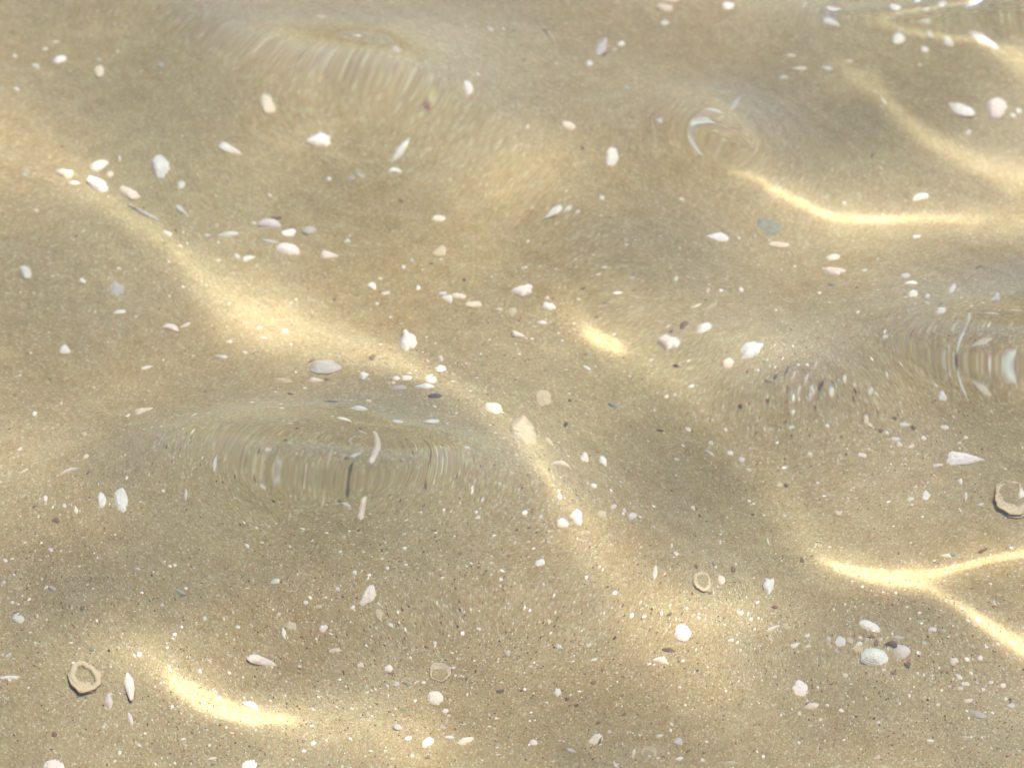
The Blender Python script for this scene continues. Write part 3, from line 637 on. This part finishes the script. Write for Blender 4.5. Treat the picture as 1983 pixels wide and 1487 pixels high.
SMALL = '''108,81,12,6,10,o,C;88,95,15,6,15,s,W;28,108,9,11,0,n,C;69,128,18,10,-25,t,B;116,115,27,14,18,o,W;192,136,20,26,8,o,C;191,116,13,10,0,o,G;31,170,12,7,-40,o,W;311,126,14,10,0,o,G;
213,338,14,12,0,o,C;350,356,16,18,0,o,B;232,308,5,16,20,s,W;141,353,30,9,-10,s,P;52,328,12,4,-35,s,W;48,337,12,8,0,o,G;
622,32,18,9,0,o,Y;693,70,19,6,-12,s,W;765,96,22,14,-20,n,L;765,331,24,16,0,h,W;698,341,32,6,-24,s,W;681,346,13,8,-10,o,G;637,345,9,7,0,o,W;907,168,15,29,16,o,W;950,57,18,6,-35,s,B;925,144,10,5,-35,s,W;
1169,107,18,6,35,s,N;1141,122,14,13,0,n,W;1112,112,17,5,-25,c,C;1203,84,14,11,20,o,W;1190,96,11,5,15,s,B;1300,1,36,8,0,o,C;1289,45,17,9,8,r,W;1021,245,6,10,-35,o,C;1276,234,15,8,-30,o,B;1129,285,8,7,20,n,N;1213,170,10,8,0,o,G;1320,388,12,6,-15,o,C;
1733,13,19,13,0,o,W;1776,2,20,8,0,o,W;1825,6,24,14,10,h,B;1793,16,20,8,-5,s,G;1925,42,9,6,-40,o,C;1533,106,18,7,-5,o,C;1603,131,28,8,-8,s,B;1518,148,18,9,5,n,B;1645,117,20,5,-5,s,C;1972,215,12,11,0,n,W;1961,224,12,9,0,o,W;1875,256,11,14,-35,p,B;1913,272,18,4,20,c,B;1710,192,22,4,-50,s,W;1688,297,5,12,-25,s,D;1782,126,8,5,-20,o,W;
327,455,20,9,-35,t,P;348,476,14,5,-10,s,C;355,412,32,13,-38,w,B;491,429,7,6,0,n,W;440,453,48,12,5,s,B;400,455,16,5,-5,s,B;458,497,14,9,-20,p,B;482,498,26,15,12,w,W;160,543,14,10,-30,o,W;232,607,22,10,0,r,P;184,607,5,24,-8,c,C;444,663,14,9,5,n,C;431,691,32,8,-8,s,B;281,715,28,8,10,s,P;70,407,10,7,-40,o,C;423,505,10,5,10,o,C;230,521,9,4,0,o,W;475,684,12,6,-20,s,B;
525,466,44,6,-8,s,B;534,420,22,7,-5,o,N;672,464,12,11,20,t,B;777,388,10,6,-20,n,N;834,510,15,4,2,s,D;797,503,9,8,0,o,G;781,517,8,8,0,o,B;720,555,20,16,-25,h,W;736,539,10,6,0,o,C;746,568,17,6,10,r,P;810,558,11,10,30,t,W;856,568,17,7,-4,o,B;967,599,24,6,-4,s,C;992,605,16,18,-40,r,Y;899,542,7,6,0,n,D;648,580,6,5,30,n,N;855,717,22,15,-5,p,W;833,734,24,18,-20,o,C;854,696,10,14,20,n,C;768,732,16,12,0,o,P;789,733,22,10,0,r,P;703,728,18,18,15,n,B;720,693,15,11,35,n,N;604,700,19,6,22,s,N;611,736,30,16,-10,w,C;633,735,11,8,10,n,N;547,738,38,12,-12,s,Y;503,637,11,9,20,h,C;552,642,16,8,-30,t,B;510,655,20,4,-5,s,C;730,588,7,6,0,n,W;656,693,10,5,0,s,G;
1100,402,20,12,35,s,B;1120,408,14,7,35,s,B;1165,381,12,14,-25,s,B;1064,593,30,16,-16,n,P;1050,624,20,8,-8,s,P;1008,650,36,14,-15,w,P;1060,575,8,7,30,o,C;1309,541,8,12,-35,s,W;1350,592,30,6,28,s,C;1375,594,34,8,30,s,Y;1301,641,12,6,20,s,D;1137,711,15,7,-25,o,B;1024,464,7,6,0,o,W;1371,564,6,12,-20,s,C;1396,562,8,7,0,o,W;1436,562,10,9,0,o,W;1312,710,18,6,-20,s,N;1495,746,34,10,-10,s,Y;1337,752,12,6,10,o,W;1314,707,9,9,0,n,G;
1777,457,20,9,12,w,W;1611,550,20,10,-8,n,V;1587,567,10,7,-30,t,W;1675,523,9,6,0,o,W;1753,533,18,14,0,o,L;1845,558,12,22,-25,o,B;1797,573,10,10,0,o,B;1760,600,4,14,0,s,W;1876,614,8,24,-5,s,B;1828,689,20,10,-36,s,W;1866,690,16,6,-36,s,B;1715,650,11,10,0,n,W;1895,517,20,4,35,s,N;1660,555,10,4,-10,s,N;1636,733,8,22,-5,s,W;1580,705,5,26,-18,s,B;1522,722,6,30,-20,s,N;1590,750,9,24,-25,s,D;1610,762,12,20,-5,o,W;1538,726,5,24,-22,s,C;1562,735,5,26,-20,s,W;1500,735,6,20,-20,s,D;1716,722,6,20,5,s,W;1547,762,6,20,-15,s,W;1570,770,8,20,-12,s,B;1598,716,5,22,-12,s,Y;1655,745,5,14,-10,s,W;1685,756,10,20,-15,s,B;
247,806,11,6,35,o,W;67,801,10,9,10,o,W;119,781,4,11,-10,s,W;38,869,10,5,30,o,W;166,882,12,8,25,o,C;171,914,12,5,35,s,D;147,988,8,20,12,s,W;88,964,9,12,0,o,W;124,979,9,9,-20,o,B;108,1005,16,12,-10,n,N;479,1055,12,8,-40,t,W;10,1084,10,7,-20,o,W;162,840,14,10,10,n,Y;45,912,24,5,30,s,C;488,779,12,5,-5,s,W;98,1065,11,7,-25,o,B;
643,777,36,6,-4,s,D;667,812,29,11,-14,h,W;768,816,30,9,-4,s,B;770,752,34,12,3,o,G;823,750,36,11,-3,s,B;546,790,11,7,0,n,W;562,763,13,6,-10,n,N;714,777,14,8,-12,t,C;690,878,22,8,-40,s,W;680,903,8,28,10,s,D;540,890,24,10,40,s,L;520,868,14,8,-10,o,P;618,890,8,22,0,s,Y;861,903,4,14,18,s,D;925,1003,13,8,-5,t,P;687,1108,10,10,0,n,W;823,945,5,20,10,s,N;624,975,8,36,-10,s,Y;560,1000,8,30,-12,s,Y;415,905,8,30,-5,s,B;360,960,7,24,0,s,B;905,868,10,6,0,o,B;879,930,7,6,0,n,Y;510,905,24,7,35,s,C;883,928,6,5,0,n,N;1000,880,6,6,0,n,C;
1062,852,14,30,30,s,Y;1188,786,22,10,-25,n,V;1096,822,8,10,-20,n,D;1103,776,6,6,0,n,D;1150,940,14,9,-20,o,W;1165,994,22,17,-5,p,Y;1188,980,15,8,30,o,B;1225,998,20,14,25,o,L;1209,987,8,12,0,o,L;1045,1089,20,15,15,r,B;1047,1000,8,7,-20,o,B;1376,862,13,8,-15,t,B;1374,881,26,5,-36,s,W;1414,881,12,9,-20,o,W;1437,893,14,10,0,o,B;1412,913,28,9,-4,c,Y;1451,914,12,6,-12,o,B;1333,836,16,8,-30,s,P;1311,893,11,6,-10,o,B;1276,834,20,5,-10,s,N;1290,771,8,8,0,o,W;1306,768,5,7,0,o,W;1236,1092,5,5,0,n,N;1355,1000,4,10,20,n,N;1420,1103,9,14,20,n,N;1347,1095,8,12,30,s,N;1383,1090,7,16,20,s,V;1310,1073,12,8,-20,o,C;1301,1057,6,10,0,o,B;1342,985,12,8,-30,t,P;1432,797,9,9,0,n,D;1485,780,9,9,0,n,N;
1825,770,18,22,5,t,B;1677,812,9,19,0,o,C;1750,822,22,8,-4,o,B;1829,826,18,9,-6,o,B;1789,847,11,10,0,n,W;1718,838,9,9,0,t,W;1870,847,9,8,0,n,W;1733,850,20,8,-10,o,L;1741,861,14,12,30,t,C;1764,864,14,7,30,o,P;1669,882,19,8,-5,o,W;1815,900,20,8,5,o,B;1733,810,10,7,-5,n,D;1795,960,16,20,-30,r,B;1860,932,8,13,-5,n,W;1870,958,7,28,-4,s,C;1900,976,12,6,20,o,B;1978,955,16,22,0,n,W;1532,832,13,8,0,o,B;1568,881,9,8,0,o,B;1508,942,14,6,-6,s,C;1522,942,8,9,0,n,D;1833,1076,20,8,-8,t,C;1846,1073,12,9,0,n,V;1902,1066,22,7,30,n,N;1622,995,14,10,-20,o,Y;1763,967,14,8,10,o,B;1553,1087,7,12,15,n,N;1487,1050,4,14,10,s,W;1769,826,10,12,20,n,N;1706,834,10,8,-20,n,N;
37,1197,28,17,-22,o,B;210,1357,16,34,6,s,L;252,1392,10,30,18,s,P;270,1267,9,11,-20,o,W;410,1467,20,7,12,s,P;102,1140,18,9,-20,n,L;387,1301,9,10,30,n,W;14,1268,20,6,25,s,B;328,1294,6,18,28,s,C;160,1176,10,9,30,n,N;105,1420,11,10,0,n,N;232,1457,8,10,0,o,B;396,1199,8,9,-20,o,B;460,1214,10,8,-30,o,W;314,1172,7,7,0,o,B;268,1101,10,5,-15,o,B;178,1256,10,9,-30,n,V;405,1280,16,5,-35,s,C;
533,1124,18,12,10,o,B;592,1166,10,9,0,o,W;683,1174,7,10,-30,o,W;654,1140,9,8,0,n,B;550,1227,10,24,15,s,W;626,1215,18,12,36,o,W;649,1258,22,10,8,r,C;697,1285,17,10,-10,t,C;752,1293,18,14,30,n,P;756,1302,18,5,5,s,N;862,1376,13,9,20,o,P;792,1429,20,9,15,s,W;870,1427,20,10,0,h,B;607,1438,13,9,0,o,W;798,1461,8,8,0,o,C;760,1469,14,7,0,o,Y;580,1288,8,5,-10,o,W;757,1210,12,10,-20,o,B;563,1213,24,18,0,o,Y;733,1167,8,6,0,o,B;767,1324,14,10,20,o,L;789,1322,14,10,-10,n,V;771,1406,20,14,0,o,G;857,1408,12,8,0,n,L;714,1394,14,5,-15,s,L;829,1465,16,7,15,s,N;921,1297,5,6,0,n,D;615,1174,20,7,-12,s,Y;878,1292,9,6,20,s,W;984,1262,10,14,-20,n,L;782,1373,14,6,-5,n,V;1322,1463,4,4,0,n,N;
1323,1278,13,6,28,s,W;1297,1257,32,10,-10,s,N;1415,1239,13,7,5,o,B;1433,1187,15,9,-10,o,L;1492,1218,38,7,20,s,W;1082,1251,14,10,-15,n,B;1151,1274,18,5,18,s,W;1033,1434,16,12,15,o,P;1107,1451,26,9,-18,s,L;1162,1428,7,20,-25,s,D;1227,1453,8,26,-15,s,C;1314,1432,20,16,0,n,L;1315,1466,20,7,15,s,W;1258,1454,30,22,0,k,Y;1301,1399,8,8,0,o,C;1413,1475,36,10,0,s,Y;1080,1335,16,18,0,n,B;1098,1349,9,8,0,n,D;1108,1290,7,6,0,n,V;1208,1379,13,5,22,s,N;1297,1187,15,6,32,s,D;1353,1194,7,7,0,n,W;1149,1319,10,12,-30,n,N;1159,1395,14,5,15,s,N;1277,1421,13,7,20,n,W;1117,1361,10,6,20,n,N;1326,1292,6,5,10,n,N;1362,1454,7,5,0,n,N;1332,1452,14,5,30,s,N;1360,1468,8,7,0,o,W;1500,1176,12,8,0,n,N;1376,1147,10,6,20,n,N;1258,1460,10,4,10,s,W;
1646,1240,14,14,0,o,Y;1664,1246,12,9,0,o,P;1738,1235,26,8,-12,s,L;1541,1251,20,13,25,w,P;1564,1255,13,6,8,s,W;1563,1234,10,6,20,o,W;1604,1239,10,10,0,n,L;1522,1213,22,14,-30,s,Y;1757,1286,12,14,-5,n,D;1730,1303,11,9,0,n,N;1690,1233,22,7,0,s,N;1697,1246,10,14,0,n,N;1637,1309,16,8,-20,s,C;1711,1298,8,6,-30,o,P;1847,1280,18,17,0,n,C;1898,1272,11,11,0,n,W;1856,1308,20,9,-38,s,P;1870,1322,15,9,0,r,W;1943,1325,13,9,15,o,P;1922,1319,10,5,-35,s,D;1904,1334,8,8,0,n,W;1960,1363,22,9,0,s,B;1875,1355,18,9,8,o,C;1888,1363,18,5,-20,c,B;1860,1332,12,6,-10,o,B;1805,1218,18,9,-10,r,P;1800,1433,18,6,-8,s,W;1871,1426,16,4,-12,s,B;1711,1484,14,5,-5,s,Y;1835,1299,6,6,0,n,N;1790,1245,9,8,0,n,L;1681,1317,7,5,0,n,V;1732,1421,8,4,15,s,N;1703,1342,5,6,0,n,N;1548,1383,8,8,0,n,P;1588,1394,8,8,0,o,C;1700,1467,14,6,10,s,L;1547,1437,7,8,0,o,B;1500,1312,9,6,20,o,L;1925,1165,6,7,0,n,B;1924,1173,12,4,12,s,N;1706,1237,7,5,30,n,W;1666,1234,9,5,0,o,W;1619,1262,12,7,-20,o,G;1948,1350,7,7,0,n,W;1777,1302,6,6,0,n,W;1789,1306,6,6,0,n,W'''
rows = []
for r in BIG: rows.append((r, r[8]))
small = []
for r in SMALL.replace('\n', '').split(';'):
    q = r.split(',')
    small.append((float(q[0]), float(q[1]), float(q[2]), float(q[3]), float(q[4]), q[5], q[6]))
used = set()
def label_big(r): return r[7]
def size_word(r):
    s = max(r[2], r[3]); return 'tiny' if s < 11 else ('small' if s < 20 else 'medium sized')
def way(dx, dy):
    a = math.degrees(math.atan2(-dy, dx)) % 360
    return ['right of', 'up right of', 'above', 'up left of', 'left of', 'down left of', 'below', 'down right of'][int((a+22.5)//45) % 8]
def noun(r):
    c = r[6]
    if c == 'N': return 'dark brown wood chip' if r[2] > 11 or r[3] > 11 else 'dark brown speck'
    if c == 'D': return 'dark grey pebble' if r[5] != 's' else 'dark grey splinter'
    if c == 'V': return 'green grey pebble'
    return SHELLS[c][0]+' '+NOUN[r[5]]
def label_small(r):
    near = sorted(BIG, key=lambda b: (b[0]-r[0])**2+(b[1]-r[1])**2)
    for b in near[:3]:
        d = math.hypot(b[0]-r[0], b[1]-r[1]); w = 'just ' if d < 60 else ('' if d < 140 else 'well ')
        t = f'{size_word(r)} {noun(r)} {w}{way(r[0]-b[0], r[1]-b[1])} the {b[8]}'
        if t not in used and len(t.split()) <= 16: used.add(t); return t
    b, c = near[0], near[1]
    t = f'{noun(r)} between the {b[8]} and the {c[8]}'
    if t not in used and len(t.split()) <= 16: used.add(t); return t
    for extra in ('leaning', 'low', 'flat', 'worn', 'upright'):
        t = f'{extra} {noun(r)} nearest the {b[8]}'
        if t not in used: used.add(t); return t
    return t
GROUP = {'shell': 'shells and shell pieces scattered on the sand', 'pebble': 'dark pebbles among the shells', 'wood chip': 'dark brown bits among the shells'}
for r, short in rows:
    o, row, cat = place(r, 0); used.add(r[7]); tag(o, label=r[7], group=GROUP[cat])
for r in small:
    o, row, cat = place(r, 1); tag(o, label=label_small(r), group=GROUP[cat])
